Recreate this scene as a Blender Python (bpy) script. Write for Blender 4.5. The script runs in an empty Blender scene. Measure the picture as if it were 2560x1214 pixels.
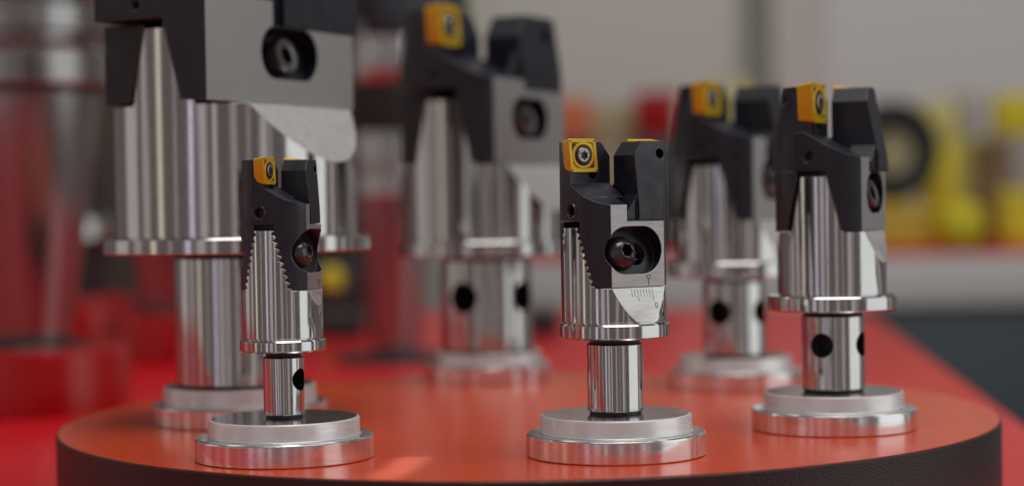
import bpy, bmesh, math, random
from mathutils import Vector, Matrix
random.seed(7)
R_ = math.radians
S = 0.001                      # everything below is thought in millimetres
scene = bpy.context.scene
col = scene.collection

# ------------------------------------------------------------------ camera
FPX, PW, PH = 4750.0, 2560, 1214
CAM_H = 95.0
PITCH, ROLL = R_(1.17), R_(-1.0)
cam_rot = Matrix.Rotation(math.pi / 2 - PITCH, 3, 'X') @ Matrix.Rotation(ROLL, 3, 'Z')
cam_data = bpy.data.cameras.new('camera')
cam_data.sensor_width = 36.0
cam_data.lens = FPX / PW * 36.0
cam_data.clip_start, cam_data.clip_end = 0.02, 60.0
cam_data.dof.use_dof = True
cam_data.dof.focus_distance = 0.708
cam_data.dof.aperture_fstop = 4.6
cam_data.dof.aperture_blades = 0
cam = bpy.data.objects.new('camera', cam_data)
col.objects.link(cam)
cam.matrix_world = Matrix.Translation((0, 0, CAM_H * S)) @ cam_rot.to_4x4()
scene.camera = cam

# ------------------------------------------------------------------ light
world = bpy.data.worlds.new('World'); scene.world = world; world.use_nodes = True
bg = world.node_tree.nodes['Background']
bg.inputs[0].default_value = (1.0, 0.84, 0.82, 1); bg.inputs[1].default_value = 0.14

def area(name, az, dist, z, w, h, rad, color, tilt_to=(0, 0.80, 0.08)):
    """Area lamp: az = bearing (deg, 0 = towards the camera, + = right) seen from the display, rad = radiance."""
    l = bpy.data.lights.new(name, 'AREA'); l.shape = 'RECTANGLE'
    l.size, l.size_y = w, h
    l.energy = rad * math.pi * w * h
    l.color = color
    o = bpy.data.objects.new(name, l); col.objects.link(o)
    t = Vector(tilt_to)
    p = Vector((t.x + dist * math.sin(R_(az)), t.y - dist * math.cos(R_(az)), z))
    o.location = p
    o.rotation_euler = (t - p).to_track_quat('-Z', 'Y').to_euler()
    return o
area('ceiling_light_panel', 40, 0.5, 2.3, 1.6, 1.6, 4.7, (1.0, 0.97, 0.94))
area('added_wall_light', 0, 1.7, 2.3, 6.0, 1.2, 1.02, (0.95, 1.0, 0.95), tilt_to=(0.7, 4.0, 0.2))  # added lamp, out of view, to brighten the back wall
beam = area('added_patch_beam', 172, 0.50, 0.42, 0.012, 0.036, 1.5, (0.70, 0.90, 1.0), tilt_to=(-0.0425, 0.690, 0.0)); beam.data.spread = R_(1.0)  # added narrow beam, stands in for light thrown onto the plinth by the steel
area('light_wall_right', 78, 1.9, 0.55, 1.75, 1.7, 0.92, (0.93, 1.0, 1.0))
area('light_strip_warm', -68, 1.7, 0.35, 0.13, 1.5, 0.80, (1.0, 0.92, 0.72))
area('light_strip_violet', -37, 1.7, 0.35, 0.11, 1.6, 0.95, (0.82, 0.78, 1.0))
area('light_strip_white', -14, 1.9, 0.40, 0.07, 1.5, 0.80, (0.95, 0.92, 1.0))
area('light_strip_left', -104, 1.8, 0.40, 0.55, 1.5, 0.36, (1.0, 0.94, 0.90))
area('added_panel_low', -25, 2.1, 0.35, 0.26, 1.5, 0.36, (1.0, 0.93, 0.92))  # added dim panel, gives the steel more contrasting streaks
area('added_panel_front', 4, 2.2, 0.35, 0.22, 1.5, 0.27, (1.0, 0.88, 0.85))  # invented front panel, added to break up the steel reflections
area('added_panel_side', 31, 2.0, 0.35, 0.24, 1.5, 0.38, (1.0, 0.97, 0.95))  # invented side panel, added for another band in the steel
area('added_panel_far_left', -84, 2.1, 0.35, 0.30, 1.5, 0.30, (1.0, 0.88, 0.84))  # added pinkish panel, only there to be mirrored in the steel
area('added_strip_thin', -52, 1.9, 0.35, 0.03, 1.4, 0.8, (1.0, 0.96, 0.92))  # extra thin strip, added for variety in the steel streaks
area('added_strip_centre', 17, 2.0, 0.35, 0.05, 1.4, 0.42, (1.0, 0.90, 0.85))  # extra faint warm strip, added as one more steel streak
area('light_strip_side', 112, 1.9, 0.35, 0.08, 1.5, 0.7, (1.0, 0.98, 0.96))
area('added_strip_corner', 38, 1.9, 0.35, 0.04, 1.4, 0.5, (1.0, 0.95, 0.95))  # extra narrow strip, added to vary the streaks on the steel
scene.view_settings.view_transform = 'Standard'
scene.view_settings.look = 'None'
scene.view_settings.exposure = 0.0
scene.view_settings.gamma = 1.0
scene.render.engine = 'CYCLES'

# ------------------------------------------------------------------ pixel helpers (measuring the photograph)
def ray(x, y):
    return cam_rot @ Vector(((x - PW / 2) / FPX, -(y - PH / 2) / FPX, -1.0))
def on_plane(x, y, z=0.0):
    d = ray(x, y); t = (z - CAM_H) / d.z
    return Vector((d.x * t, d.y * t, z))
def at_depth(x, y, D):
    d = ray(x, y); t = D / d.y
    return Vector((d.x * t, D, CAM_H + d.z * t))

# ------------------------------------------------------------------ materials
def newmat(name):
    m = bpy.data.materials.new(name); m.use_nodes = True
    nt = m.node_tree
    return m, nt, nt.nodes['Principled BSDF']
def noise(nt, scale, detail=4, rough=0.55, vec=None, stretch=None):
    tc = nt.nodes.new('ShaderNodeTexCoord')
    n = nt.nodes.new('ShaderNodeTexNoise')
    n.inputs['Scale'].default_value = scale; n.inputs['Detail'].default_value = detail
    n.inputs['Roughness'].default_value = rough
    if stretch:
        mp = nt.nodes.new('ShaderNodeMapping'); mp.inputs['Scale'].default_value = stretch
        nt.links.new(tc.outputs['Object'], mp.inputs['Vector']); nt.links.new(mp.outputs[0], n.inputs['Vector'])
    else:
        nt.links.new(tc.outputs['Object'], n.inputs['Vector'])
    return n
def ramp(nt, src, a, b, lo=0.35, hi=0.65):
    r = nt.nodes.new('ShaderNodeMapRange')
    r.inputs['From Min'].default_value = lo; r.inputs['From Max'].default_value = hi
    r.inputs['To Min'].default_value = a; r.inputs['To Max'].default_value = b
    nt.links.new(src, r.inputs['Value']); return r.outputs[0]
def mixcol(nt, fac, c1, c2):
    m = nt.nodes.new('ShaderNodeMix'); m.data_type = 'RGBA'
    m.inputs['A'].default_value = (*c1, 1); m.inputs['B'].default_value = (*c2, 1)
    nt.links.new(fac, m.inputs['Factor']); return m.outputs['Result']
def bump(nt, b, src, strength, dist=0.0002, normal=None):
    n = nt.nodes.new('ShaderNodeBump'); n.inputs['Strength'].default_value = strength
    n.inputs['Distance'].default_value = dist
    nt.links.new(src, n.inputs['Height'])
    if normal: nt.links.new(normal, n.inputs['Normal'])
    nt.links.new(n.outputs[0], b.inputs['Normal']); return n.outputs[0]
def bevel(nt, radius):
    n = nt.nodes.new('ShaderNodeBevel'); n.samples = 4; n.inputs['Radius'].default_value = radius
    return n.outputs[0]

def mat_chrome(name, base=(0.60, 0.585, 0.575), rough=0.085, aniso=0.6, marks=0.028, metal=1.0):
    m, nt, b = newmat(name)
    b.inputs['Metallic'].default_value = metal
    n = noise(nt, 90, 3)
    nt.links.new(mixcol(nt, n.outputs['Fac'], base, tuple(c * 0.90 for c in base)), b.inputs['Base Color'])
    n2 = noise(nt, 160, 5, 0.7, stretch=(0.25, 0.25, 6.0))
    nt.links.new(ramp(nt, n2.outputs['Fac'], rough * 0.75, rough * 1.4), b.inputs['Roughness'])
    b.inputs['Anisotropic'].default_value = aniso
    t = nt.nodes.new('ShaderNodeTangent'); t.direction_type = 'RADIAL'; t.axis = 'Z'
    nt.links.new(t.outputs[0], b.inputs['Tangent'])
    # fine turning marks and a few scratches
    n3 = noise(nt, 55, 2, 0.5, stretch=(0.6, 0.6, 60.0))
    n4 = noise(nt, 700, 3, 0.6, stretch=(1, 1, 0.02))
    ad = nt.nodes.new('ShaderNodeMath'); ad.operation = 'ADD'
    nt.links.new(n3.outputs['Fac'], ad.inputs[0]); nt.links.new(n4.outputs['Fac'], ad.inputs[1])
    bump(nt, b, ad.outputs[0], marks, 0.00003, bevel(nt, 0.00025))
    return m
def mat_ground(name, base=(0.50, 0.50, 0.495), rough=0.5):
    m, nt, b = newmat(name)
    b.inputs['Metallic'].default_value = 1.0
    n = noise(nt, 600, 4, 0.6, stretch=(1, 0.25, 3.0))
    nt.links.new(mixcol(nt, n.outputs['Fac'], base, tuple(c * 0.92 for c in base)), b.inputs['Base Color'])
    nt.links.new(ramp(nt, n.outputs['Fac'], rough * 0.85, rough * 1.15), b.inputs['Roughness'])
    bump(nt, b, n.outputs['Fac'], 0.10, 0.00005, bevel(nt, 0.0003))
    return m
def mat_black(name, base=(0.0045, 0.0065, 0.0140), rough=0.40):
    m, nt, b = newmat(name)
    n = noise(nt, 1200, 5, 0.65); n2 = noise(nt, 90, 5, 0.65); n3 = noise(nt, 420, 4, 0.6)
    bv = bevel(nt, 0.00045); bw = bevel(nt, 0.00030)
    geo = nt.nodes.new('ShaderNodeNewGeometry')
    dt = nt.nodes.new('ShaderNodeVectorMath'); dt.operation = 'DOT_PRODUCT'
    nt.links.new(bw, dt.inputs[0]); nt.links.new(geo.outputs['Normal'], dt.inputs[1])
    edge = ramp(nt, dt.outputs['Value'], 1.0, 0.0, 0.86, 0.985)
    wear = nt.nodes.new('ShaderNodeMath'); wear.operation = 'MULTIPLY'
    nt.links.new(edge, wear.inputs[0]); nt.links.new(ramp(nt, n3.outputs['Fac'], 0.0, 1.0, 0.34, 0.60), wear.inputs[1])
    c0 = mixcol(nt, n2.outputs['Fac'], tuple(c * .7 for c in base), tuple(c * 1.9 for c in base))
    mx = nt.nodes.new('ShaderNodeMix'); mx.data_type = 'RGBA'
    nt.links.new(wear.outputs[0], mx.inputs['Factor']); nt.links.new(c0, mx.inputs['A']); mx.inputs['B'].default_value = (0.34, 0.34, 0.34, 1)
    nt.links.new(mx.outputs['Result'], b.inputs['Base Color'])
    nt.links.new(ramp(nt, n2.outputs['Fac'], rough * 0.75, rough * 1.3), b.inputs['Roughness'])
    b.inputs['Specular IOR Level'].default_value = 0.62
    bump(nt, b, n.outputs['Fac'], 0.35, 0.00010, bv)
    return m
def mat_plain(name, base, rough=0.5, spec=0.5, metal=0.0, nscale=0, namp=0.12, bmp=0.0, coat=0.0):
    m, nt, b = newmat(name)
    b.inputs['Roughness'].default_value = rough; b.inputs['Metallic'].default_value = metal
    b.inputs['Specular IOR Level'].default_value = spec
    b.inputs['Coat Weight'].default_value = coat
    b.inputs['Base Color'].default_value = (*base, 1)
    if nscale:
        n = noise(nt, nscale, 5)
        nt.links.new(mixcol(nt, n.outputs['Fac'], tuple(c * (1 - namp) for c in base), tuple(min(1, c * (1 + namp)) for c in base)), b.inputs['Base Color'])
        if bmp: bump(nt, b, n.outputs['Fac'], bmp, 0.0003)
    return m

M = {}
M['chrome'] = mat_chrome('polished_turned_steel')
M['alu'] = mat_chrome('turned_aluminium', (0.82, 0.82, 0.82), 0.30, 0.2, 0.02, 0.45)
M['taper'] = mat_chrome('ground_taper_steel', (0.36, 0.35, 0.345), 0.16, 0.6, 0.02, 0.92)
M['alu_rim'] = mat_chrome('bright_turned_aluminium', (0.84, 0.84, 0.84), 0.13, 0.5, 0.03, 0.92)
M['alu_top'] = mat_chrome('polished_aluminium_top', (0.60, 0.61, 0.62), 0.13, 0.0, 0.02)
def dusty(m):
    nt = m.node_tree; b = nt.nodes['Principled BSDF']
    nd = noise(nt, 900, 2, 0.5); nz = noise(nt, 60, 4)
    sp = nt.nodes.new('ShaderNodeMath'); sp.operation = 'MULTIPLY'
    nt.links.new(ramp(nt, nd.outputs['Fac'], 0, 1, 0.68, 0.73), sp.inputs[0]); nt.links.new(ramp(nt, nz.outputs['Fac'], 0, 1, 0.48, 0.60), sp.inputs[1])
    nt.links.new(ramp(nt, sp.outputs[0], 1.0, 0.1, 0, 1), b.inputs['Metallic'])
    return m
dusty(M['alu_top'])
M['ground'] = mat_ground('ground_steel')
M['scale'] = mat_ground('satin_scale_steel', (0.76, 0.755, 0.74), 0.5)
M['black'] = mat_black('black_oxide_steel')
M['bolt'] = mat_plain('black_bolt_steel', (0.035, 0.036, 0.038), 0.20, 0.8, nscale=300)
M['bolt_socket'] = mat_plain('dark_socket', (0.01, 0.01, 0.01), 0.5)
M['screw'] = mat_plain('grey_screw_steel', (0.33, 0.32, 0.31), 0.33, metal=1.0, nscale=900)
M['gold'] = mat_plain('gold_coating', (0.72, 0.47, 0.008), 0.34, 0.6, metal=0.30, nscale=700, namp=0.10)
M['gold_dark'] = mat_plain('orange_gold_flank', (0.78, 0.44, 0.003), 0.42, 0.45, nscale=500, namp=0.10)
M['brown'] = mat_plain('dark_brown_coating', (0.045, 0.026, 0.016), 0.45, nscale=600)
M['etch'] = mat_plain('black_etching', (0.015, 0.015, 0.015), 0.6)
M['hole'] = mat_plain('dark_bore_and_neck_shade', (0.012, 0.011, 0.012), 0.45)
M['rubber'] = mat_plain('black_rubber', (0.012, 0.012, 0.013), 0.5, nscale=200)

def mat_red_top():
    m, nt, b = newmat('red_laminate')
    n = noise(nt, 9, 5); n2 = noise(nt, 700, 4, 0.6); nd = noise(nt, 620, 2, 0.5); nz = noise(nt, 14, 4)
    c0 = mixcol(nt, n.outputs['Fac'], (0.61, 0.052, 0.005), (0.66, 0.060, 0.007))
    sp = nt.nodes.new('ShaderNodeMath'); sp.operation = 'MULTIPLY'
    nt.links.new(ramp(nt, nd.outputs['Fac'], 0, 1, 0.69, 0.74), sp.inputs[0]); nt.links.new(ramp(nt, nz.outputs['Fac'], 0, 0.8, 0.45, 0.65), sp.inputs[1])
    mx = nt.nodes.new('ShaderNodeMix'); mx.data_type = 'RGBA'
    nt.links.new(sp.outputs[0], mx.inputs['Factor']); nt.links.new(c0, mx.inputs['A']); mx.inputs['B'].default_value = (0.55, 0.40, 0.36, 1)
    nt.links.new(mx.outputs['Result'], b.inputs['Base Color'])
    n3 = noise(nt, 22, 6, 0.7); b.inputs['Specular IOR Level'].default_value = 0.25
    nt.links.new(ramp(nt, n3.outputs['Fac'], 0.20, 0.27), b.inputs['Roughness'])
    n5 = noise(nt, 45, 2, 0.5)
    ad = nt.nodes.new('ShaderNodeMath'); ad.operation = 'MULTIPLY_ADD'
    nt.links.new(n5.outputs['Fac'], ad.inputs[0]); ad.inputs[1].default_value = 1.2; nt.links.new(n2.outputs['Fac'], ad.inputs[2])
    bump(nt, b, ad.outputs[0], 0.10, 0.00012)
    return m
M['red_top'] = mat_red_top()
def mat_band():
    m, nt, b = newmat('black_textured_edge_band')
    v = nt.nodes.new('ShaderNodeTexVoronoi'); v.inputs['Scale'].default_value = 900
    tc = nt.nodes.new('ShaderNodeTexCoord'); mp = nt.nodes.new('ShaderNodeMapping'); mp.inputs['Scale'].default_value = (1, 1, 1.5)
    nz = noise(nt, 500, 4, 0.6)
    nt.links.new(tc.outputs['Object'], mp.inputs[0]); nt.links.new(mp.outputs[0], v.inputs['Vector'])
    b.inputs['Base Color'].default_value = (0.018, 0.013, 0.013, 1); b.inputs['Roughness'].default_value = 0.42
    ad = nt.nodes.new('ShaderNodeMath'); ad.operation = 'ADD'
    nt.links.new(v.outputs['Distance'], ad.inputs[0]); nt.links.new(nz.outputs['Fac'], ad.inputs[1])
    bump(nt, b, ad.outputs[0], 0.33, 0.0003)
    return m
M['band'] = mat_band()
M['red_table'] = mat_plain('red_table_laminate', (0.60, 0.012, 0.018), 0.30, 0.14, nscale=6, namp=0.06)
M['red_base'] = mat_plain('red_lacquer', (0.34, 0.003, 0.005), 0.22, 0.4, nscale=20, namp=0.06)
M['wall'] = mat_plain('pale_wall_paint', (0.68, 0.665, 0.63), 0.7, nscale=1.2, namp=0.03)
M['wall_white'] = mat_plain('white_wall_panel', (0.74, 0.74, 0.735), 0.65, nscale=1.0, namp=0.03)
M['post'] = mat_plain('grey_green_post', (0.26, 0.26, 0.23), 0.5, nscale=5)
M['post_light'] = mat_plain('pale_pink_post', (0.66, 0.62, 0.61), 0.5, nscale=5)
M['column'] = mat_plain('pale_yellow_green_column', (0.56, 0.55, 0.36), 0.6, nscale=4)
M['partition'] = mat_plain('dark_brown_partition', (0.060, 0.042, 0.036), 0.55, nscale=2, namp=0.25)
M['slate'] = mat_plain('slate_blue_panel', (0.055, 0.075, 0.092), 0.6, nscale=3, namp=0.10)
M['counter'] = mat_plain('white_counter', (0.62, 0.60, 0.60), 0.45, nscale=3, namp=0.04)
M['yellow'] = mat_plain('yellow_plastic', (0.72, 0.60, 0.02), 0.45, nscale=8)
M['ochre'] = mat_plain('ochre_card', (0.56, 0.40, 0.04), 0.6, nscale=8)
M['pale_yellow'] = mat_plain('pale_yellow_card', (0.66, 0.60, 0.20), 0.6, nscale=8)
M['brown_box'] = mat_plain('brown_card', (0.20, 0.13, 0.06), 0.6, nscale=8)
M['grey_box'] = mat_plain('grey_card', (0.42, 0.38, 0.37), 0.6, nscale=8)
M['beige_box'] = mat_plain('beige_card', (0.42, 0.36, 0.22), 0.6, nscale=8)
M['orange'] = mat_plain('orange_plastic', (0.62, 0.16, 0.06), 0.5, nscale=8)
M['dark_plastic'] = mat_plain('dark_grey_plastic', (0.022, 0.024, 0.028), 0.45, nscale=12)
M['carpet'] = mat_plain('grey_carpet', (0.06, 0.065, 0.07), 0.9, nscale=60, namp=0.3)

# ------------------------------------------------------------------ mesh helpers (mm in, metres out)
def finish(me, mats, smooth=30):
    for m in mats: me.materials.append(m)
    if smooth:
        for p in me.polygons: p.use_smooth = True
        me.set_sharp_from_angle(angle=R_(smooth))
    return me
def mesh_from(name, verts, faces, mats, scale=S, smooth=30, fmats=None):
    me = bpy.data.meshes.new(name)
    me.from_pydata([tuple(c * scale for c in v) for v in verts], [], faces)
    if fmats:
        for p, i in zip(me.polygons, fmats): p.material_index = i
    bm = bmesh.new(); bm.from_mesh(me); bmesh.ops.recalc_face_normals(bm, faces=bm.faces); bm.to_mesh(me); bm.free()
    return finish(me, mats, smooth)
def lathe_vf(profile, segs=96):
    """profile: [(r, z), ...] from bottom to top; r = 0 closes."""
    V, F, rows = [], [], []
    for r, z in profile:
        if r < 1e-9:
            rows.append([len(V)]); V.append((0, 0, z))
        else:
            rows.append(list(range(len(V), len(V) + segs)))
            V += [(r * math.cos(2 * math.pi * k / segs), r * math.sin(2 * math.pi * k / segs), z) for k in range(segs)]
    for a, b in zip(rows, rows[1:]):
        for k in range(segs):
            k2 = (k + 1) % segs
            if len(a) == 1 and len(b) == 1: continue
            if len(a) == 1: F.append((a[0], b[k2], b[k]))
            elif len(b) == 1: F.append((a[k], a[k2], b[0]))
            else: F.append((a[k], a[k2], b[k2], b[k]))
    return V, F
def lathe(name, profile, mat, segs=96, smooth=30):
    V, F = lathe_vf(profile, segs)
    return mesh_from(name, V, F, [mat], smooth=smooth)
def prism_vf(poly, lo, hi, axis):
    """poly in the two other axes; axis 'y': poly is (x,z); 'x': (y,z); 'z': (x,y)"""
    f = {'y': lambda p, t: (p[0], t, p[1]), 'x': lambda p, t: (t, p[0], p[1]), 'z': lambda p, t: (p[0], p[1], t)}[axis]
    n = len(poly)
    V = [f(p, lo) for p in poly] + [f(p, hi) for p in poly]
    F = [tuple(range(n)), tuple(range(2 * n - 1, n - 1, -1))] + [(i, (i + 1) % n, n + (i + 1) % n, n + i) for i in range(n)]
    return V, F
def obj(name, me, parent=None, loc=None, rot=None):
    o = bpy.data.objects.new(name, me); col.objects.link(o)
    if parent: o.parent = parent
    if loc is not None: o.location = Vector(loc) * S
    if rot is not None: o.rotation_euler = rot
    return o
def empty(name, loc, rz=0):
    o = bpy.data.objects.new(name, None); col.objects.link(o); o.empty_display_size = 0.01
    o.location = Vector(loc) * S; o.rotation_euler = (0, 0, rz); return o
def tag(o, label, cat, group=None):
    o['label'] = label; o['category'] = cat
    if group: o['group'] = group
    return o
def box_mesh(name, sx, sy, sz, mat, bev=0.6):
    bm = bmesh.new(); bmesh.ops.create_cube(bm, size=1)
    for v in bm.verts: v.co = Vector((v.co.x * sx, v.co.y * sy, (v.co.z + .5) * sz)) * S
    bmesh.ops.bevel(bm, geom=bm.edges[:], offset=bev * S, segments=2, affect='EDGES', profile=0.5)
    me = bpy.data.meshes.new(name); bm.to_mesh(me); bm.free()
    return finish(me, [mat], 40)

# --- booleans on temporary objects, in R-units
def tmp(V, F):
    me = bpy.data.meshes.new('tmp'); me.from_pydata(V, [], F)
    bm = bmesh.new(); bm.from_mesh(me); bmesh.ops.recalc_face_normals(bm, faces=bm.faces); bm.to_mesh(me); bm.free()
    o = bpy.data.objects.new('tmp', me); col.objects.link(o); return o
def boolean(a, b, op):
    md = a.modifiers.new('b', 'BOOLEAN'); md.operation = op; md.object = b; md.solver = 'EXACT'
    dg = bpy.context.evaluated_depsgraph_get()
    me = bpy.data.meshes.new_from_object(a.evaluated_get(dg))
    a.modifiers.clear(); old = a.data; a.data = me; bpy.data.meshes.remove(old)
    bd = b.data; bpy.data.objects.remove(b); bpy.data.meshes.remove(bd)
    return a
def cyl(r0, r1, z0, z1, segs=96): return tmp(*lathe_vf([(0, z0), (r0, z0), (r1, z1), (0, z1)], segs))
def oriented(V, F, mat4): return tmp([tuple(mat4 @ Vector(v)) for v in V], F)

# ------------------------------------------------------------------ fasteners
def ring_rows(name, rows, mats, fm=None, scale=1.0):
    n = len(rows[0]); V, F, MI = [], [], []
    for r in rows: V += r
    for i in range(len(rows) - 1):
        for k in range(n):
            k2 = (k + 1) % n
            F.append((i * n + k, i * n + k2, (i + 1) * n + k2, (i + 1) * n + k)); MI.append(fm[i] if fm else 0)
    F.append(tuple(range((len(rows) - 1) * n, len(rows) * n))); MI.append(fm[-1] if fm else 0)
    me = bpy.data.meshes.new(name); me.from_pydata([tuple(c * scale for c in v) for v in V], [], F)
    for p, i in zip(me.polygons, MI): p.material_index = i
    return finish(me, mats, 40)
def circ(r, z, n=48): return [(r * math.cos(2 * math.pi * k / n), r * math.sin(2 * math.pi * k / n), z) for k in range(n)]
def hexr(r, z, n=48):
    out = []
    for k in range(n):
        a = 2 * math.pi * k / n; rr = r * math.cos(math.pi / 6) / math.cos((a % (math.pi / 3)) - math.pi / 6)
        out.append((rr * math.cos(a), rr * math.sin(a), z))
    return out
def star(r, z, n=48):
    return [((r * (0.86 + 0.17 * math.cos(6 * 2 * math.pi * k / n))) * math.cos(2 * math.pi * k / n),
             (r * (0.86 + 0.17 * math.cos(6 * 2 * math.pi * k / n))) * math.sin(2 * math.pi * k / n), z) for k in range(n)]
def button_bolt(r, h):
    rows = [circ(r * .97, 0), circ(r, h * .12)]
    for t in (20, 36, 50, 62): rows.append(circ(r * math.cos(R_(t)) * 1.0, h * (.12 + .88 * math.sin(R_(t)))))
    rows += [circ(r * .44, h * 1.0), hexr(r * .41, h * .99), hexr(r * .37, h * .90), hexr(r * .40, h * .35)]
    return ring_rows('clamp_bolt', rows, [M['bolt'], M['bolt_socket']], [0] * 8 + [1, 1])
def cap_bolt(r, h):
    rows = [circ(r, -h * .6), circ(r, h * .85), circ(r * .93, h), circ(r * .62, h), circ(r * .58, h * .97), hexr(r * .54, h * .95), hexr(r * .54, h * .3)]
    return ring_rows('clamp_bolt', rows, [M['cap'], M['bolt_socket']], [0] * 5 + [1, 1])
M['cap'] = mat_plain('grey_cap_screw', (0.16, 0.155, 0.15), 0.34, metal=0.8, nscale=300)
def set_screw(r):
    rows = [circ(r, -r * .6), circ(r, r * .18), circ(r * .93, r * .28), circ(r * .80, r * .26), circ(r * .74, r * .1), hexr(r * .62, r * .02), hexr(r * .60, -r * .6)]
    return ring_rows('set_screw', rows, [M['bolt'], M['bolt_socket']], [0] * 4 + [1, 1, 1])
def torx_screw(r, h):
    rows = [circ(r * .9, -h * .5), circ(r, h * .55), circ(r * .95, h * .85), circ(r * .80, h), circ(r * .64, h), star(r * .60, h * .96), star(r * .56, -h * .5)]
    return ring_rows('insert_screw', rows, [M['screw'], M['bolt_socket']], [0] * 6 + [1])

# ------------------------------------------------------------------ boring head
def sawtooth(x0, z0, x1, z1, n, depth):
    """zig-zag from (x0,z0) up to (x1,z1): notches of given depth cut inwards (towards smaller x)"""
    pts = []; dx, dz = (x1 - x0), (z1 - z0); L = math.hypot(dx, dz)
    nx, nz = -dz / L, dx / L            # pointing inwards (-x)
    for k in range(n):
        a, b = k / n, (k + 1) / n
        pts.append((x0 + dx * (a + .10 / n), z0 + dz * (a + .10 / n)))
        m = (a + b) / 2
        pts.append((x0 + dx * m + nx * depth, z0 + dz * m + nz * depth))
        pts.append((x0 + dx * (b - .10 / n), z0 + dz * (b - .10 / n)))
    return pts

def make_holder(p):
    xf, xs, xt, zt, za, H, gs, ge = (p[k] for k in ('xf', 'xs', 'xt', 'zt', 'za', 'H', 'gs', 'ge'))
    zn = za - 0.02; n = p['teeth']; pit = zt / n
    g = 0.022
    inner = [(x + g, z) for x, z in sawtooth(xs, 0.02, xt, zt, n, pit * .50)]
    inner = [q for q in inner if q[1] < zn - .05]
    xtop = inner[-1][0]
    # leg under the other holder's arm
    leg = tmp(*prism_vf([(xf, 0.012), (xf, zn), (xtop, zn)] + inner[::-1], -0.35, 1.3, 'y'))
    # front part with the chip gullet
    cx0 = -.12
    gul = [(cx0 + (xf - cx0) * t, ge + (gs - ge) * (1 - t) ** 1.35) for t in (1, .85, .7, .6, .52, .4, .3, .2, .1, 0)]
    front = tmp(*prism_vf([(xf, 0.012)] + gul + [(-.35, gs), (-.35, za), (xtop, za)] + inner[::-1], -1.3, -.24, 'y'))
    boolean(front, leg, 'UNION')
    gul2 = [q for q in gul if q[0] < .42]
    mid = tmp(*prism_vf([(.40, za + .001)] + [(.40, gul2[0][1] - .02)] + gul2 + [(-.33, gs), (-.33, za + .001)], -.6, -.025, 'y'))
    boolean(front, mid, 'UNION')
    boolean(front, cyl(p['rl'], p['rl'], -.5, H + 1), 'INTERSECT')
    yt = p['ytrim']; yp = p.get('ypos', yt)
    boolean(front, tmp(*prism_vf([(-2, -yt), (2, -yt), (2, yp), (-2, yp)], -1, H + 2, 'z')), 'INTERSECT')
    # arm that carries the insert
    x1 = -.03; ya = p['ya']
    arm = tmp(*prism_vf([(-ya, za), (-.025, za), (-.025, H - .26), (-.22, H), (-ya, H)], -2, x1, 'x'))
    xb, xtp = p['xb'], p['xtp']
    cut = tmp(*prism_vf([(-xb, za - .1), (-xb, za + .27), (-xtp, H + .01), (-xtp, H + .2), (1, H + .2), (1, za - .1)], -1.6, 1.6, 'y'))
    boolean(arm, cut, 'INTERSECT')
    boolean(arm, cyl(p['ra0'], p['ra1'], za - .001, H + .001), 'INTERSECT')
    # lower rib on the rear of the arm
    rib = tmp(*prism_vf([(-.2, za + .0015), (.2, za + .0015), (.2, za + .17), (.13, za + .25), (-.06, za + .52), (-.2, za + .52)], -xb + .07, -.40, 'x'))
    boolean(arm, rib, 'UNION')
    boolean(front, arm, 'UNION')
    # clearance pocket behind the insert, and its bore to the rear
    V, F = lathe_vf([(0, 0), (.095, 0), (.095, .88), (0, .88)], 24)
    boolean(front, oriented(V, F, Matrix.Translation((-1.3, .33 - ya, H - .24)) @ Matrix.Rotation(math.pi / 2, 4, 'Y')), 'DIFFERENCE')
    V, F = lathe_vf([(0, 0), (.10, 0), (.10, .5), (0, .5)], 24)
    boolean(front, oriented(V, F, Matrix.Translation((-.26, .53 - ya, p['Ht'] - p['s'] - .02)) @ Matrix.Rotation(math.pi / 2, 4, 'Y')), 'DIFFERENCE')
    # clamp slot: counterbore and through slot, square to the serrated flank
    beta = math.atan2(xs - xt, zt)
    rotm = Matrix.Rotation(math.pi / 2 - beta, 4, 'Y')       # local z -> outward normal
    def stadium(r, hl, d0, d1):
        pts = []
        for k in range(33):
            a = -math.pi / 2 + math.pi * k / 32; pts.append((r * math.sin(a), hl + r * math.cos(a)))
        for k in range(33):
            a = math.pi / 2 + math.pi * k / 32; pts.append((r * math.sin(a), -hl + r * math.cos(a)))
        pts = [(x, y) for x, y in pts]
        return prism_vf(pts, d0, d1, 'z')
    c = Matrix.Translation((xf, p['ys'], p['zs'])) @ rotm
    boolean(front, oriented(*stadium(p['rs'], p['hs'], -p['ds'], 1.0), c), 'DIFFERENCE')
    boolean(front, oriented(*stadium(p['rs'] * .52, p['hs'], -1.0, .5), c), 'DIFFERENCE')
    # set screw hole on the radial face
    V, F = lathe_vf([(0, 0), (p['rset'], 0), (p['rset'], .5), (0, .5)], 32)
    boolean(front, oriented(V, F, Matrix.Translation((p['xset'], -.72, p['zset'])) @ Matrix.Rotation(math.pi / 2, 4, 'X')), 'DIFFERENCE')
    me = front.data.copy(); d = front.data; bpy.data.objects.remove(front); bpy.data.meshes.remove(d)
    me.transform(Matrix.Scale(p['R'] * S, 4))
    me.materials.clear()
    finish(me, [M['black'], M['ground']], 28)
    for f in me.polygons:
        f.material_index = 1 if f.normal.x > .999 and abs(f.center.x - xf * p['R'] * S) < 2e-5 else 0
    me.name = 'insert_holder'
    return me, rotm

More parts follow.
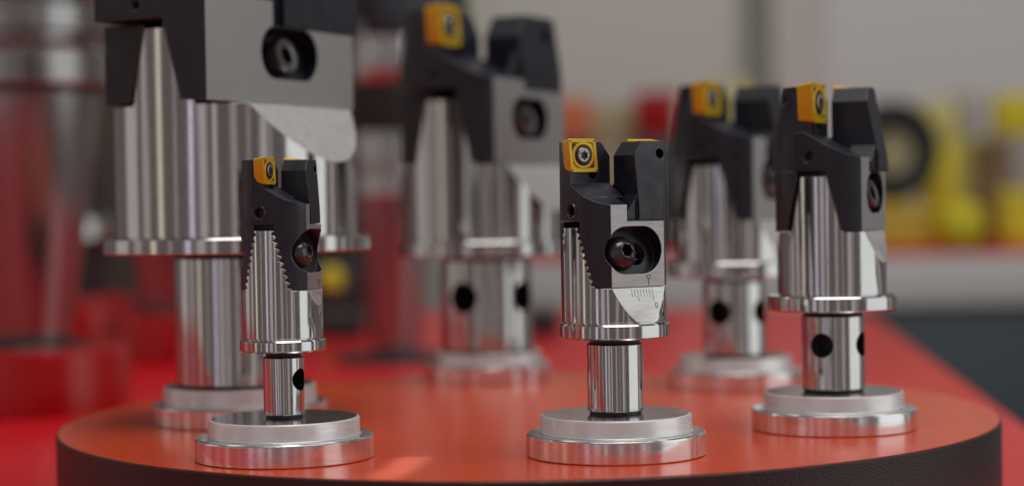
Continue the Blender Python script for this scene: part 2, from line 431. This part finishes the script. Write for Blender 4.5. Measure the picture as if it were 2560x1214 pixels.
def make_insert(p):
    s, t = p['s'], p['s'] * .42
    def rh(e, x, sl=.09):          # rhombus grown inwards by e
        y0, z1 = -p['ya'] - .08, p['Ht']
        pts = [(y0, z1), (y0 + s, z1), (y0 + s + sl * s, z1 - s), (y0 + sl * s, z1 - s)]
        cy = sum(q[0] for q in pts) / 4; cz = sum(q[1] for q in pts) / 4; k = 1 - 2 * e / s
        out = []
        base = [(cy + (q[0] - cy) * k, cz + (q[1] - cz) * k) for q in pts]
        for i in range(4):          # round each corner
            a, b, c = Vector(base[i - 1]), Vector(base[i]), Vector(base[(i + 1) % 4])
            r = .07 * s
            u, v = (a - b).normalized() * r, (c - b).normalized() * r
            for w in (0, .25, .5, .75, 1):
                q = b + u * (1 - w) ** 2 + v * w ** 2
                out.append((x, q.x, q.y))
        return out, (cy, cz)
    rows = []; C = None
    for e, x in ((.055 * s, -t), (.004 * s, -.02), (0, -.010), (.012 * s, 0), (.10 * s, 0), (.13 * s, -.018)):
        r, C = rh(e, x); rows.append(r)
    V = [v for r in rows for v in r]; n = 20; F = []; MI = []
    F.append(tuple(range(n))); MI.append(1)
    for i in range(len(rows) - 1):
        for k in range(n):
            F.append((i * n + k, i * n + (k + 1) % n, (i + 1) * n + (k + 1) % n, (i + 1) * n + k)); MI.append(1 if i < 1 else 0)
    F.append(tuple(range((len(rows) - 1) * n, len(rows) * n))); MI.append(0)
    me = mesh_from('insert', V, F, [M['gold'], M['gold_dark']], scale=p['R'] * S, smooth=35, fmats=MI)
    # raised ring land round the screw
    V, F = lathe_vf([(.31 * s, -.03), (.315 * s, -.004), (.335 * s, .002), (.385 * s, .002), (.41 * s, -.006), (.42 * s, -.03)], 48)
    V = [(z, C[0] + x, C[1] + y) for x, y, z in V]
    land = mesh_from('chip_breaker_ring', V, F, [M['gold']], scale=p['R'] * S)
    V, F = lathe_vf([(0, -.03), (.312 * s, -.03), (.312 * s, -.012), (0, -.012)], 48)
    V = [(z, C[0] + x, C[1] + y) for x, y, z in V]
    well = mesh_from('screw_well', V, F, [M['brown']], scale=p['R'] * S)
    tris = []
    hw = s * .40
    for sy, sz in ((-1, 1), (1, -1)):
        def q(a, b): return (C[0] + sy * a * hw - sz * .035 * s * 0, C[1] + sz * b * hw)
        poly = [q(.90, .90), q(.90, .38), q(.38, .90)]
        poly = [(y - (z - C[1]) * .09, z) for y, z in poly]
        V, F = prism_vf(poly, -.03, -.006, 'x')
        tris.append(mesh_from('corner_recess', V, F, [M['brown']], scale=p['R'] * S, smooth=0))
    dots = []
    for sy, sz in ((-1, 1), (1, 1), (1, -1), (-1, -1)):
        V, F = lathe_vf([(0, -.02), (.030 * s, -.02), (.030 * s, .004), (0, .004)], 12)
        cy, cz = C[0] + sy * .44 * s - sz * .44 * s * .09, C[1] + sz * .44 * s
        V = [(z, cy + x, cz + y) for x, y, z in V]
        dots.append(mesh_from('corner_dot', V, F, [M['brown']], scale=p['R'] * S))
    return me, land, well, tris, dots, C

def make_body(p):
    xf, xs, xt, zt, R = (p[k] for k in ('xf', 'xs', 'xt', 'zt', 'R'))
    zb = (p['flange_top'] + 0.6 - p['ledge']) / R
    n = p['teeth']; pit = zt / n
    slope = p.get('slope', .31); xf = p.get('xff', xf)
    right = [(1.2, zb), (1.2, -(1.2 - xf) / slope), (xf, 0.0), (xs, 0.0)] + sawtooth(xs, 0.02, xt, zt, n, pit * .58) + [(xt - .02, zt)]
    right = [q for q in right if q[1] >= zb - 1e-6]
    if right[1][1] > -1e-9 or -(1.2 - xf) / slope < zb:
        xz = xf - slope * zb
        right = [(xz, zb)] + [q for q in right if not (q[0] == 1.2)]
    poly = right + [(-x, z) for x, z in right[::-1]]
    a = tmp(*prism_vf(poly, -1.3, 1.3, 'y'))
    boolean(a, cyl(1.0, 1.0, zb - .2, zt + 1, 128), 'INTERSECT')
    me = a.data.copy(); d = a.data; bpy.data.objects.remove(a); bpy.data.meshes.remove(d)
    me.transform(Matrix.Scale(R * S, 4)); me.materials.clear()
    finish(me, [M['chrome'], M['scale']], 25)
    nn = Vector((1, 0, slope)).normalized()
    for f in me.polygons:
        v = Vector((abs(f.normal.x), f.normal.y, f.normal.z))
        f.material_index = 1 if v.dot(nn) > .9999 else 0
    me.name = 'body'
    return me

def scale_marks(p, parent):
    xf, R = p['xf'], p['R']; slope = p.get('slope', .31)
    zloc = -R * 0
    def plane_pt(y, z, off=.004):   # point on the inclined scale flat (R units, z below ledge)
        return Vector((xf - slope * z + off, y, z))
    V, F = [], []
    def bar(y0, z0, y1, z1, w, off=.003):
        a, b = Vector((y0, z0)), Vector((y1, z1)); d = (b - a).normalized(); nn = Vector((-d.y, d.x)) * w / 2
        i = len(V)
        for q in (a + nn, b + nn, b - nn, a - nn): V.append(tuple(plane_pt(q.x, q.y, off)))
        for q in (a + nn, b + nn, b - nn, a - nn): V.append(tuple(plane_pt(q.x, q.y, -.01)))
        F.extend([(i, i + 1, i + 2, i + 3)] + [(i + k, i + (k + 1) % 4, i + 4 + (k + 1) % 4, i + 4 + k) for k in range(4)])
    n = 8
    for k in range(n):
        y = -.18 + .48 * k / (n - 1)
        bar(y, -.03, y, -.26 if k == n - 1 else (-.25 if k == 2 else -.165), .0065)
    o = obj('scale_ticks', mesh_from('scale_ticks', V, F, [M['etch']], scale=R * S, smooth=0), parent)
    V2, F2 = [], []; m = 24
    for k in range(m):
        a = 2 * math.pi * k / m
        for rr in (1, .74):
            q = plane_pt(.335 + .034 * (rr if rr == 1 else .66) * math.cos(a), -.335 + .055 * (rr if rr == 1 else .8) * math.sin(a), .003)
            V2.append(tuple(q))
    for k in range(m):
        k2 = (k + 1) % m; F2.append((2 * k, 2 * k2, 2 * k2 + 1, 2 * k + 1))
    obj('scale_numeral', mesh_from('scale_numeral', V2, F2, [M['etch']], scale=R * S, smooth=0), parent)
def index_mark(p, parent):
    R = p['R']; V, F = [], []
    x = p['xf']
    def bar(y0, z0, y1, z1, w):
        a, b = Vector((y0, z0)), Vector((y1, z1)); d = (b - a).normalized(); nn = Vector((-d.y, d.x)) * w / 2; i = len(V)
        for xx in (x + .003, x - .01):
            for q in (a + nn, b + nn, b - nn, a - nn): V.append((xx, q.x, q.y))
        F.extend([(i, i + 1, i + 2, i + 3)] + [(i + k, i + (k + 1) % 4, i + 4 + (k + 1) % 4, i + 4 + k) for k in range(4)])
    y = .24
    bar(y, .02, y, .14, .011); bar(y - .055, .225, y + .055, .225, .011)
    bar(y - .055, .225, y, .135, .011); bar(y + .055, .225, y, .135, .011)
    obj('index_mark', mesh_from('index_mark', V, F, [M['etch']], scale=R * S, smooth=0), parent)

def boring_head(p):
    base = on_plane(*p['px']); bx, by = base.x, base.y
    R = p['R']
    p.setdefault('Ht', p['H'] + .06)
    # the side turned to the lens is measured from the line of sight
    look = math.atan2(bx, by)
    rz = -R_(p['phi']) - look
    root = empty('boring_head', (bx, by, p['base_top']), rz)
    tag(root, p['label'], 'boring head', 'twin cutter boring heads on the round red plinth')
    def L(z): return z - p['base_top']
    # shank with bores
    rs = p['shank']
    a = tmp(*lathe_vf([(0, 0), (rs - .8, 0), (rs - .8, .7), (rs, 1.3), (rs, L(p['flange_bot']) - 2.6), (rs - 1.1, L(p['flange_bot']) - 2.0), (rs - 1.1, L(p['flange_bot']) + 1), (0, L(p['flange_bot']) + 1)], 96))
    for az in p['holes']:
        ang = -math.pi / 2 + R_(az + p['phi'])
        V, F = lathe_vf([(0, rs * .25), (p['hole_r'], rs * .25), (p['hole_r'], rs * 1.5), (0, rs * 1.5)], 40)
        m4 = Matrix.Translation((0, 0, L(p['hole_z']))) @ Matrix.Rotation(ang, 4, 'Z') @ Matrix.Rotation(math.pi / 2, 4, 'Y')
        boolean(a, oriented(V, F, m4), 'DIFFERENCE')
    me = a.data.copy(); d = a.data; bpy.data.objects.remove(a); bpy.data.meshes.remove(d)
    me.transform(Matrix.Scale(S, 4)); me.materials.clear(); finish(me, [M['chrome'], M['hole']], 28); me.name = 'shank'
    for f in me.polygons:
        c = f.center / S; rr = math.hypot(c.x, c.y)
        if p['holes'] and rr < rs - 1.3 and 2 < c.z < L(p['flange_bot']) - 4 or (c.z < .8): f.material_index = 1
        if c.z > L(p['flange_bot']) - 2.5: f.material_index = 1  # neck coloured near-black for the shadow under the flange
    obj('shank', me, root)
    fr, fb, ft = p['flange_r'], L(p['flange_bot']), L(p['flange_top'])
    obj('flange', lathe('flange', [(0, fb), (fr - .6, fb), (fr, fb + .6), (fr, ft - .6), (fr - .5, ft), (R - .7, ft), (R - .7, ft + .6), (R * .7, ft + .62), (0, ft + .62)], M['chrome'], 128), root)
    zl = L(p['ledge'])
    body = obj('body', make_body(p), root, (0, 0, zl))
    if p.get('marks'): scale_marks(p, body)
    hm, rotm = make_holder(p)
    im, land, well, tris, dots, C = make_insert(p)
    bolt = (button_bolt if p['bolt'] == 'button' else cap_bolt)(p['rb'], p['hb'])
    bolt.transform(Matrix.Scale(R * S, 4))
    ss = set_screw(p['rset'] * .98); ss.transform(Matrix.Scale(R * S, 4))
    ts = torx_screw(p['s'] * .235, .03); ts.transform(Matrix.Scale(R * S, 4))
    for k in range(2):
        rr = (0, 0, math.pi * k)
        h = obj('insert_holder', hm, root, (0, 0, zl), rr)
        b = obj('clamp_bolt', bolt, h)
        n = rotm.to_3x3() @ Vector((0, 0, 1))
        q = Vector((p['xf'], p['yb'], p['zs'])) - n * (p['ds'] + .005)
        b.matrix_local = Matrix.Translation(q * R * S) @ rotm @ Matrix.Rotation(.35, 4, 'Z')
        s_ = obj('set_screw', ss, h)
        s_.matrix_local = Matrix.Translation(Vector((p['xset'], -p['ya'] + .02, p['zset'])) * R * S) @ Matrix.Rotation(math.pi / 2, 4, 'X')
        if p.get('marks'): index_mark(p, h)
        i_ = obj('insert', im, root, (p['R'] * .05 * (1 - 2 * k), 0, zl), rr)
        obj('chip_breaker_ring', land, i_); obj('screw_well', well, i_)
        for t in tris: obj('corner_recess', t, i_)
        for t in dots: obj('corner_dot', t, i_)
        t_ = obj('insert_screw', ts, i_)
        t_.matrix_local = Matrix.Translation(Vector((.0, C[0], C[1])) * R * S) @ Matrix.Rotation(math.pi / 2, 4, 'Y')
    return root

def display_base(p):
    base = on_plane(*p['px'])
    r0, r1, h0, h1 = p.get('base_r', 34.0), p.get('base_r1', 28.7), 8.7, p['base_top']
    root = empty('pedestal', (base.x, base.y, 0.0), random.random() * 6)
    tag(root, p['base_label'], 'pedestal', 'stepped aluminium pedestals')
    obj('lower_disc', lathe('lower_disc', [(0, .05), (r0 - .4, .05), (r0, .45), (r0, h0 - .9), (r0 - .3, h0 - .35), (r0 - .9, h0), (r1 - .5, h0 + .05), (r1 - 1, h0 + .1), (0, h0 + .1)], M['alu_rim'], 128, 25), root)
    obj('upper_disc', lathe('upper_disc', [(0, h0 + .12), (r1 + .5, h0 + .12), (r1 + .1, h0 + .35), (r1, h0 + .9), (r1, h1 - 1.0), (r1 - .3, h1 - .35), (r1 - .9, h1 - .02), (r1 - 1.0, h1 - .02)], M['alu'], 128, 25), root)
    obj('polished_top', lathe('polished_top', [(r1 - .98, h1 - .03), (r1 * .5, h1 - .03), (0, h1 - .03)], M['alu_top'], 128), root)
    return root

D0 = dict(ya=.95, xb=.82, xtp=.66, ra0=1.0, ra1=.99, rl=1.0, ytrim=.95, ys=-.05, hs=.2, ds=.27, bolt='cap', hb=.2, holes=(), hole_r=4, hole_z=30,
          base_top=15.5, xset=-.06, marks=False)
HEADS = {}
HEADS['front_right'] = dict(D0, px=(1541, 1133), phi=54, R=19.85, shank=10.6, flange_r=20.8, flange_bot=44.2, flange_top=49.9, ledge=63.3,
    xf=.79, xs=.55, xt=.24, zt=1.13, za=1.26, H=2.74, gs=2.02, ge=1.55, teeth=9, s=.63, zs=.70, rs=.43, hs=.20, ys=-.08, yb=-.25,
    bolt='button', rb=.33, hb=.29, marks=True, rset=.16, zset=1.45, xset=0.0,
    label='small boring head in sharp focus, black bolt facing the lens, on the front right base',
    base_label='stepped aluminium base under the sharp boring head nearest the middle of the plinth')
HEADS['front_left'] = dict(D0, px=(713, 1142), phi=25, R=15.4, shank=7.8, flange_r=16.4, flange_bot=40.8, flange_top=45.4, ledge=64.0,
    xf=.896, xs=.63, xt=.26, zt=1.47, za=1.62, H=3.20, gs=2.59, ge=2.10, teeth=9, s=.67, zs=.96, rs=.52, hs=.25, ys=.0, yb=-.26, ds=.34,
    bolt='button', rb=.36, hb=.35, marks=True, rset=.19, zset=1.9, xset=-.12, holes=(57, -123), hole_r=4.2, hole_z=30, slope=.26,
    label='slimmest boring head, serrated steel tooth turned to the lens, on the front left base',
    base_label='stepped aluminium base under the slimmest boring head at front left')
HEADS['right'] = dict(D0, px=(2085, 1068), phi=19, ya=1.0, ytrim=1.03, rl=1.08, R=22.4, shank=13.0, flange_r=26.6, flange_bot=49.1, flange_top=55.3, ledge=81.5,
    xf=.82, xs=.52, xt=.265, zt=1.0, za=1.10, H=2.64, gs=1.80, ge=1.34, teeth=17, s=.73, zs=.705, rs=.37, hs=.12, ys=.08, yb=.10,
    rb=.27, hb=.24, rset=.12, zset=1.36, xset=-.06, holes=(-21, 69, 159, 249), hole_r=5.0, hole_z=35, ra0=1.10, ra1=.90, xb=.92, xtp=.66,
    label='boring head with tapered black top and round cross holes in its shank, far right',
    base_label='stepped aluminium base at the right edge of the plinth')
HEADS['big'] = dict(D0, px=(602, 1050), phi=35, R=54.0, shank=28.4, flange_r=59.6, flange_bot=75.9, flange_top=82.8, ledge=139.5,
    xf=.56, xs=.30, xt=.15, zt=.60, za=.66, H=1.9, gs=1.2, ge=.84, teeth=16, s=.45, zs=.427, rs=.205, hs=.21, ys=.0, yb=.0, ds=.16,
    rb=.15, hb=.14, rset=.05, zset=.77, xset=-.10, base_top=16.7, base_r=39.0, base_r1=34.0, ya=1.16, ytrim=1.16, ypos=.97, rl=1.40, ra0=1.32, ra1=1.28, xb=.50, xtp=.44, slope=.74, xff=.66,
    label='largest boring head, grey block holder cut off by the top of the picture, behind left',
    base_label='wider aluminium base under the largest boring head, partly hidden at left')
HEADS['back_mid'] = dict(D0, px=(1221, 945), phi=30, R=44.9, shank=25.0, flange_r=46.8, flange_bot=67.4, flange_top=75.5, ledge=116.0,
    xf=.70, xs=.41, xt=.22, zt=.76, za=.90, H=1.82, gs=1.36, ge=1.0, teeth=16, s=.48, zs=.546, rs=.24, hs=.20, ys=-.10, yb=-.10, ds=.2,
    rb=.19, hb=.18, rset=.05, zset=1.05, holes=(-31, 53), hole_r=8.3, hole_z=45.3, ya=1.02, ytrim=1.04, ypos=.76, rl=1.20, ra0=1.14, ra1=1.08, xb=.56, xtp=.46, slope=.55,
    label='blurred wide boring head with two round holes in its thick shank, back middle',
    base_label='blurred aluminium base at the back middle of the plinth')
HEADS['back_right'] = dict(D0, px=(1838, 962), phi=28, ya=1.0, ytrim=1.03, rl=1.08, R=29.0, shank=16.0, flange_r=34.5, flange_bot=56.0, flange_top=64.0, ledge=85.0,
    xf=.80, xs=.55, xt=.29, zt=.94, za=1.06, H=2.36, gs=1.80, ge=1.42, teeth=18, s=.60, zs=.70, rs=.34, hs=.14, ys=.05, yb=.05, ds=.25,
    rb=.26, hb=.24, rset=.08, zset=1.25, holes=(-29, 61), hole_r=6.4, hole_z=38.4, ra0=1.08, ra1=.92, xb=.90, xtp=.68,
    label='blurred boring head half hidden behind the far right boring head',
    base_label='blurred aluminium base behind the right base of the plinth')

# ------------------------------------------------------------------ setting: table, plinth, wall, counter
TZ = -40.0
def structure(o): o['kind'] = 'structure'; return o
e0, e1 = Vector((300, 1115)), Vector((424, 2290)); ed = (e1 - e0).normalized()
near, far = e0 - ed * 760, e0 + ed * 1290
V = [(near.x, near.y, TZ), (far.x, far.y, TZ), (-1500, far.y + 120, TZ), (-1500, near.y, TZ)]
bm = bmesh.new()
vs = [bm.verts.new(Vector(v) * S) for v in V]; f = bm.faces.new(vs); 
if f.normal.z < 0: f.normal_flip()
r = bmesh.ops.extrude_face_region(bm, geom=[f]); 
for v in [g for g in r['geom'] if isinstance(g, bmesh.types.BMVert)]: v.co.z -= 30 * S
bmesh.ops.recalc_face_normals(bm, faces=bm.faces)
bmesh.ops.bevel(bm, geom=bm.edges[:], offset=2 * S, segments=3, affect='EDGES', profile=.5)
me = bpy.data.meshes.new('table_top'); bm.to_mesh(me); bm.free(); finish(me, [M['red_table']], 40)
structure(obj('table_top', me))

PC = Vector(((1312 - 1280) / FPX * 859, 859.0, 0.0)); PR = 208.0
pl = tag(empty('display_plinth', (PC.x, PC.y, TZ)), 'round display plinth with glossy red top and black textured edge, on the red table', 'plinth')
obj('edge_band', lathe('edge_band', [(0, 0.1), (PR, .1), (PR, 39.2), (PR - .35, 39.7), (PR - 2, 39.75), (0, 39.75)], M['band'], 256), pl)
obj('top_panel', lathe('top_panel', [(0, 39.76), (PR - .9, 39.76), (PR - 1.0, 40.0), (0, 40.0)], M['red_top'], 256), pl)

WD = 4000.0
def slab(name, x0, x1, y0, y1, z0, z1, mat, bev=1.0, parent=None):
    me = box_mesh(name, x1 - x0, y1 - y0, z1 - z0, mat, bev)
    return obj(name, me, parent, ((x0 + x1) / 2, (y0 + y1) / 2, z0))
structure(slab('floor', -4000, 4000, -2500, 4600, -860, -840, M['carpet']))
def wx(px, D): return at_depth(px, 600, D).x
structure(slab('wall', wx(700, WD), wx(1870, WD), WD, WD + 40, -840, 2200, M['wall']))
structure(slab('wall', wx(2065, WD), wx(4200, WD), WD + 5, WD + 45, -840, 2200, M['wall_white']))
structure(slab('wall', wx(-1500, WD), wx(700, WD), WD + 60, WD + 90, -840, 2200, M['partition']))
o = slab('wall_post', wx(1868, WD), wx(1935, WD), WD - 30, WD + 60, -840, 2200, M['post'], 4); tag(o, 'dark grey-green upright post against the pale back wall', 'post')
o = slab('wall_post', wx(1935, WD), wx(2066, WD), WD - 20, WD + 60, -840, 2200, M['post_light'], 4); tag(o, 'pale pinkish upright post right of the dark post on the back wall', 'post')
o = slab('wall_column', wx(1120, 3600), wx(1200, 3600), 3600, 3660, -840, 1500, M['column'], 6); tag(o, 'pale yellow-green upright column behind the back middle boring head', 'column')
o = slab('partition', wx(-700, 2900), wx(1000, 2900), 2900, 2940, -840, 700, M['partition'], 4); tag(o, 'dark brown partition far behind the large boring head at left', 'partition')

CD = 3200.0
ct = tag(empty('display_counter', (wx(1900, CD), CD, -840)), 'white counter with slate blue front panel in the far background', 'counter')
cx0, cx1 = wx(1180, CD) - wx(1900, CD), wx(3100, CD) - wx(1900, CD)
def cslab(name, x0, x1, y0, y1, z0, z1, mat, bev=2.0):
    return obj(name, box_mesh(name, x1 - x0, y1 - y0, z1 - z0, mat, bev), ct, ((x0 + x1) / 2, (y0 + y1) / 2, z0 + 840))
cslab('counter_top', cx0, cx1, 0, 520, -88, -4, M['counter'], 3)
cslab('front_panel', cx0 + 4, cx1 - 4, 12, 500, -840, -88, M['slate'])
o = slab('display_mat', wx(1200, CD) , wx(3050, CD), CD + 6, CD + 480, -4, 9, M['red_table'], 2); tag(o, 'red mat lying along the white background counter', 'mat')

# ------------------------------------------------------------------ the display heads
for k, p in HEADS.items():
    display_base(p)
    boring_head(p)

# ------------------------------------------------------------------ taper tool holders further back
def taper_tool(px_x, D, k, label, base_label, base='red', top='rings'):
    g = at_depth(px_x, 600, D); x = g.x
    b_r, b_h = (68.0 * k, 44.0) if base == 'red' else (54.0, 5.0)
    br = empty('round_pedestal', (x, D, TZ)); tag(br, base_label, 'pedestal')
    mat = M['red_base'] if base == 'red' else M['rubber']
    obj('disc', lathe('disc', [(0, .1), (b_r, .1), (b_r, b_h - 4), (b_r - 1.2, b_h - 1.2), (b_r - 4, b_h), (0, b_h)], mat, 96), br)
    if base == 'red': obj('top_ring', lathe('top_ring', [(0, b_h + .02), (b_r * .62, b_h + .02), (b_r * .6, b_h + 2), (0, b_h + 2)], M['rubber'], 64), br)
    z0 = TZ + b_h + (2.1 if base == 'red' else 0.1)
    t = empty('tool_holder', (x, D, z0)); tag(t, label, 'tool holder')
    return t
t = taper_tool(65, 1300, 1.0, 'large chrome taper tool holder standing on a red base, cut off by the left edge', 'glossy red round base under the chrome taper at the left edge')
obj('taper', lathe('taper', [(0, 0), (28, 0), (29.5, 1.5), (53, 169), (0, 169)], M['taper'], 96), t)
obj('seal_ring', lathe('seal_ring', [(0, 169), (55, 169), (56, 170), (56, 173.5), (0, 173.5)], M['rubber'], 96), t)
obj('flange', lathe('flange', [(0, 173.5), (57, 173.5), (58.5, 175), (58.5, 196), (55, 199), (52, 203), (52, 207), (58, 210), (58, 226), (55, 229), (52, 231)], M['taper'], 96), t)
obj('body', lathe('body', [(52, 231), (53, 233), (57, 236), (57, 250), (50, 254), (50, 330), (0, 330)], M['chrome'], 96), t)

t = taper_tool(985, 1666, 1.0, 'blurred taper tool holder with black ring on a thin black base behind the plinth', 'thin black round base on the red table behind the plinth', base='black')
obj('taper', lathe('taper', [(0, 0), (19, 0), (20, 1), (33, 138), (0, 138)], M['taper'], 64), t)
obj('flange', lathe('flange', [(0, 138), (34, 138), (35.5, 140), (35.5, 158), (32, 161), (32, 165), (35.5, 168), (35.5, 194), (33, 196), (0, 196)], M['chrome'], 64), t)
obj('seal_ring', lathe('seal_ring', [(0, 196), (37, 196), (37.5, 198), (37.5, 236), (0, 236)], M['rubber'], 64), t)
obj('body', lathe('body', [(0, 236), (35, 236), (36, 238), (36, 262), (34, 264), (34, 290), (0, 290)], M['chrome'], 64), t)
obj('cutter_block', box_mesh('cutter_block', 92, 60, 70, M['black'], 4), t, (16, 0, 276), (0, 0, .5))

for (px, D, lab, bl) in ((445, 1719, 'blurred chrome tool holder standing on a red base behind the largest boring head', 'red round base mostly hidden behind the shank of the largest boring head'),
                         (175, 2060, 'far blurred tool holder seen between the left edge taper and the largest boring head', 'far red round base peeping out beside the left edge taper')):
    t = taper_tool(px, D, 1.0, lab, bl)
    obj('taper', lathe('taper', [(0, 0), (32, 0), (33, 1), (42, 60), (0, 60)], M['taper'] if px > 300 else M['dark_plastic'], 64), t)
    obj('flange', lathe('flange', [(0, 60), (48, 60), (50, 62), (50, 78), (46, 82), (0, 82)], M['chrome'], 64), t)
    obj('body', lathe('body', [(0, 82), (36, 82), (37, 84), (30, 150), (0, 152)], M['black'], 64), t)

def ground_box(name, px0, px1, D, z0, h, dep, mat, label, cat, bev=2.0, rz=0.0, parts=None):
    a, b = at_depth(px0, 700, D).x, at_depth(px1, 700, D).x
    o = obj(name, box_mesh(name, b - a, dep, h, mat, bev), None, ((a + b) / 2, D + dep / 2, z0), (0, 0, rz))
    return tag(o, label, cat)
ground_box('tool_block', 640, 905, 1960, TZ + .1, 24, 80, M['dark_plastic'], 'low black block on the red table behind the slim front left boring head', 'block')
ground_box('tool_block', 1310, 1396, 1930, TZ + .1, 27, 80, M['dark_plastic'], 'low black block on the red table right of the back middle boring head', 'block')

cs = tag(empty('tool_case', (at_depth(815, 700, 2300).x, 2300, TZ)), 'upright dark case behind the small yellow cap, between the tall tools', 'case')
obj('box', box_mesh('box', 92, 60, 78, M['dark_plastic'], 3), cs, (0, 30, .1))
obj('lid', box_mesh('lid', 95, 63, 20, M['dark_plastic'], 3), cs, (0, 30, 78.4))
# a small yellow cap on the table behind
g = at_depth(828, 700, 2150)
cp = tag(empty('plastic_cap', (g.x, 2150, TZ)), 'small yellow cap on a dark stem seen right of the slim boring head', 'cap')
obj('stem', lathe('stem', [(0, .1), (14, .1), (14, 30), (6, 34), (6, 44), (0, 44)], M['dark_plastic'], 32), cp)
obj('dome', lathe('dome', [(0, 44), (12, 44), (14, 50), (13, 60), (8, 66), (0, 68)], M['yellow'], 32), cp)

# tools and cartons on the counter
CZ = 9.1
def carton(px0, px1, ytop, D, mat, label, lidmat=None, dep=60, rz=0.0, cat='carton', name='carton'):
    a, b = at_depth(px0, 600, D).x, at_depth(px1, 600, D).x
    zt = at_depth((px0 + px1) / 2, ytop, D).z
    root = tag(empty(name, ((a + b) / 2, D + dep / 2, CZ), rz), label, cat)
    hh = zt - CZ
    obj('tray', box_mesh('tray', b - a, dep, hh * .72, mat, 2), root)
    obj('lid', box_mesh('lid', b - a + 3, dep + 3, hh * .28 - .2, lidmat or mat, 2), root, (0, 0, hh * .72 + .1))
    return root
carton(1398, 1482, 245, 3330, M['dark_plastic'], 'black carton with orange lid on the background counter, left of the sharp boring head', M['orange'])
carton(1484, 1596, 262, 3360, M['beige_box'], 'beige carton on the background counter behind the sharp boring head')
carton(1600, 1698, 228, 3300, M['dark_plastic'], 'dark carton with red lid between the sharp head and the blurred right head', M['red_base'])
carton(1832, 1876, 205, 3400, M['yellow'], 'narrow yellow carton behind the blurred boring head at right', M['pale_yellow'])
carton(2190, 2345, 512, 3260, M['ochre'], 'low ochre carton in front of the black ring')
carton(2318, 2398, 255, 3440, M['yellow'], 'tall yellow carton just right of the black ring', M['pale_yellow'])
carton(2395, 2456, 235, 3480, M['pale_yellow'], 'tall pale yellow carton among the background cartons', M['grey_box'])
carton(2456, 2530, 345, 3420, M['brown_box'], 'brown carton among the yellow background goods', M['brown_box'])
carton(2500, 2620, 235, 3520, M['grey_box'], 'grey carton with yellow lid at the far right', M['yellow'])
carton(2512, 2640, 470, 3270, M['yellow'], 'yellow low carton at the right edge', M['yellow'])
carton(2335, 2525, 400, 3560, M['yellow'], 'wide yellow carton at the back of the counter, behind the other cartons', M['pale_yellow'])
# black ring standing on edge
def torus(name, R1, r1, w, mat, segs=96, m=20):
    V, F = [], []
    for i in range(segs):
        a = 2 * math.pi * i / segs
        for j in range(m):
            b = 2 * math.pi * j / m
            rr = R1 + r1 * math.copysign(abs(math.cos(b)) ** .6, math.cos(b)); yy = w * math.copysign(abs(math.sin(b)) ** .6, math.sin(b))
            V.append((rr * math.cos(a), yy, rr * math.sin(a)))
    for i in range(segs):
        for j in range(m):
            F.append((i * m + j, ((i + 1) % segs) * m + j, ((i + 1) % segs) * m + (j + 1) % m, i * m + (j + 1) % m))
    return mesh_from(name, V, F, [mat])
rg = at_depth(2228, 378, 3345)
rr = tag(empty('coil_ring', (rg.x, 3345, CZ), 0.25), 'large black ring standing behind the far right boring head', 'ring')
zc = rg.z - CZ
obj('tyre', torus('tyre', 64, 25, 24, M['rubber']), rr, (0, 0, zc))
hub = lathe('hub', [(0, -6), (45, -6), (45, 6), (0, 6)], M['beige_box'], 64)
o = obj('hub', hub, rr, (0, 0, zc), (math.pi / 2, 0, 0))
obj('cradle', box_mesh('cradle', 60, 40, max(4, zc - 88.5), M['ochre'], 2), rr)
yb = at_depth(2402, 560, 3230)
bl = tag(empty('round_pot', (yb.x, 3230, CZ)), 'bright yellow rounded pot at the front of the background counter', 'pot')
hh = 2 * (yb.z - CZ)
obj('bowl', lathe('bowl', [(0, .1), (20, .1), (34, 8), (42, hh * .35), (42, hh * .6), (36, hh * .85), (24, hh * .97), (0, hh)], M['yellow'], 64), bl)
obj('knob', lathe('knob', [(0, hh - 1), (8, hh - 1), (9, hh + 5), (0, hh + 8)], M['yellow'], 32), bl)
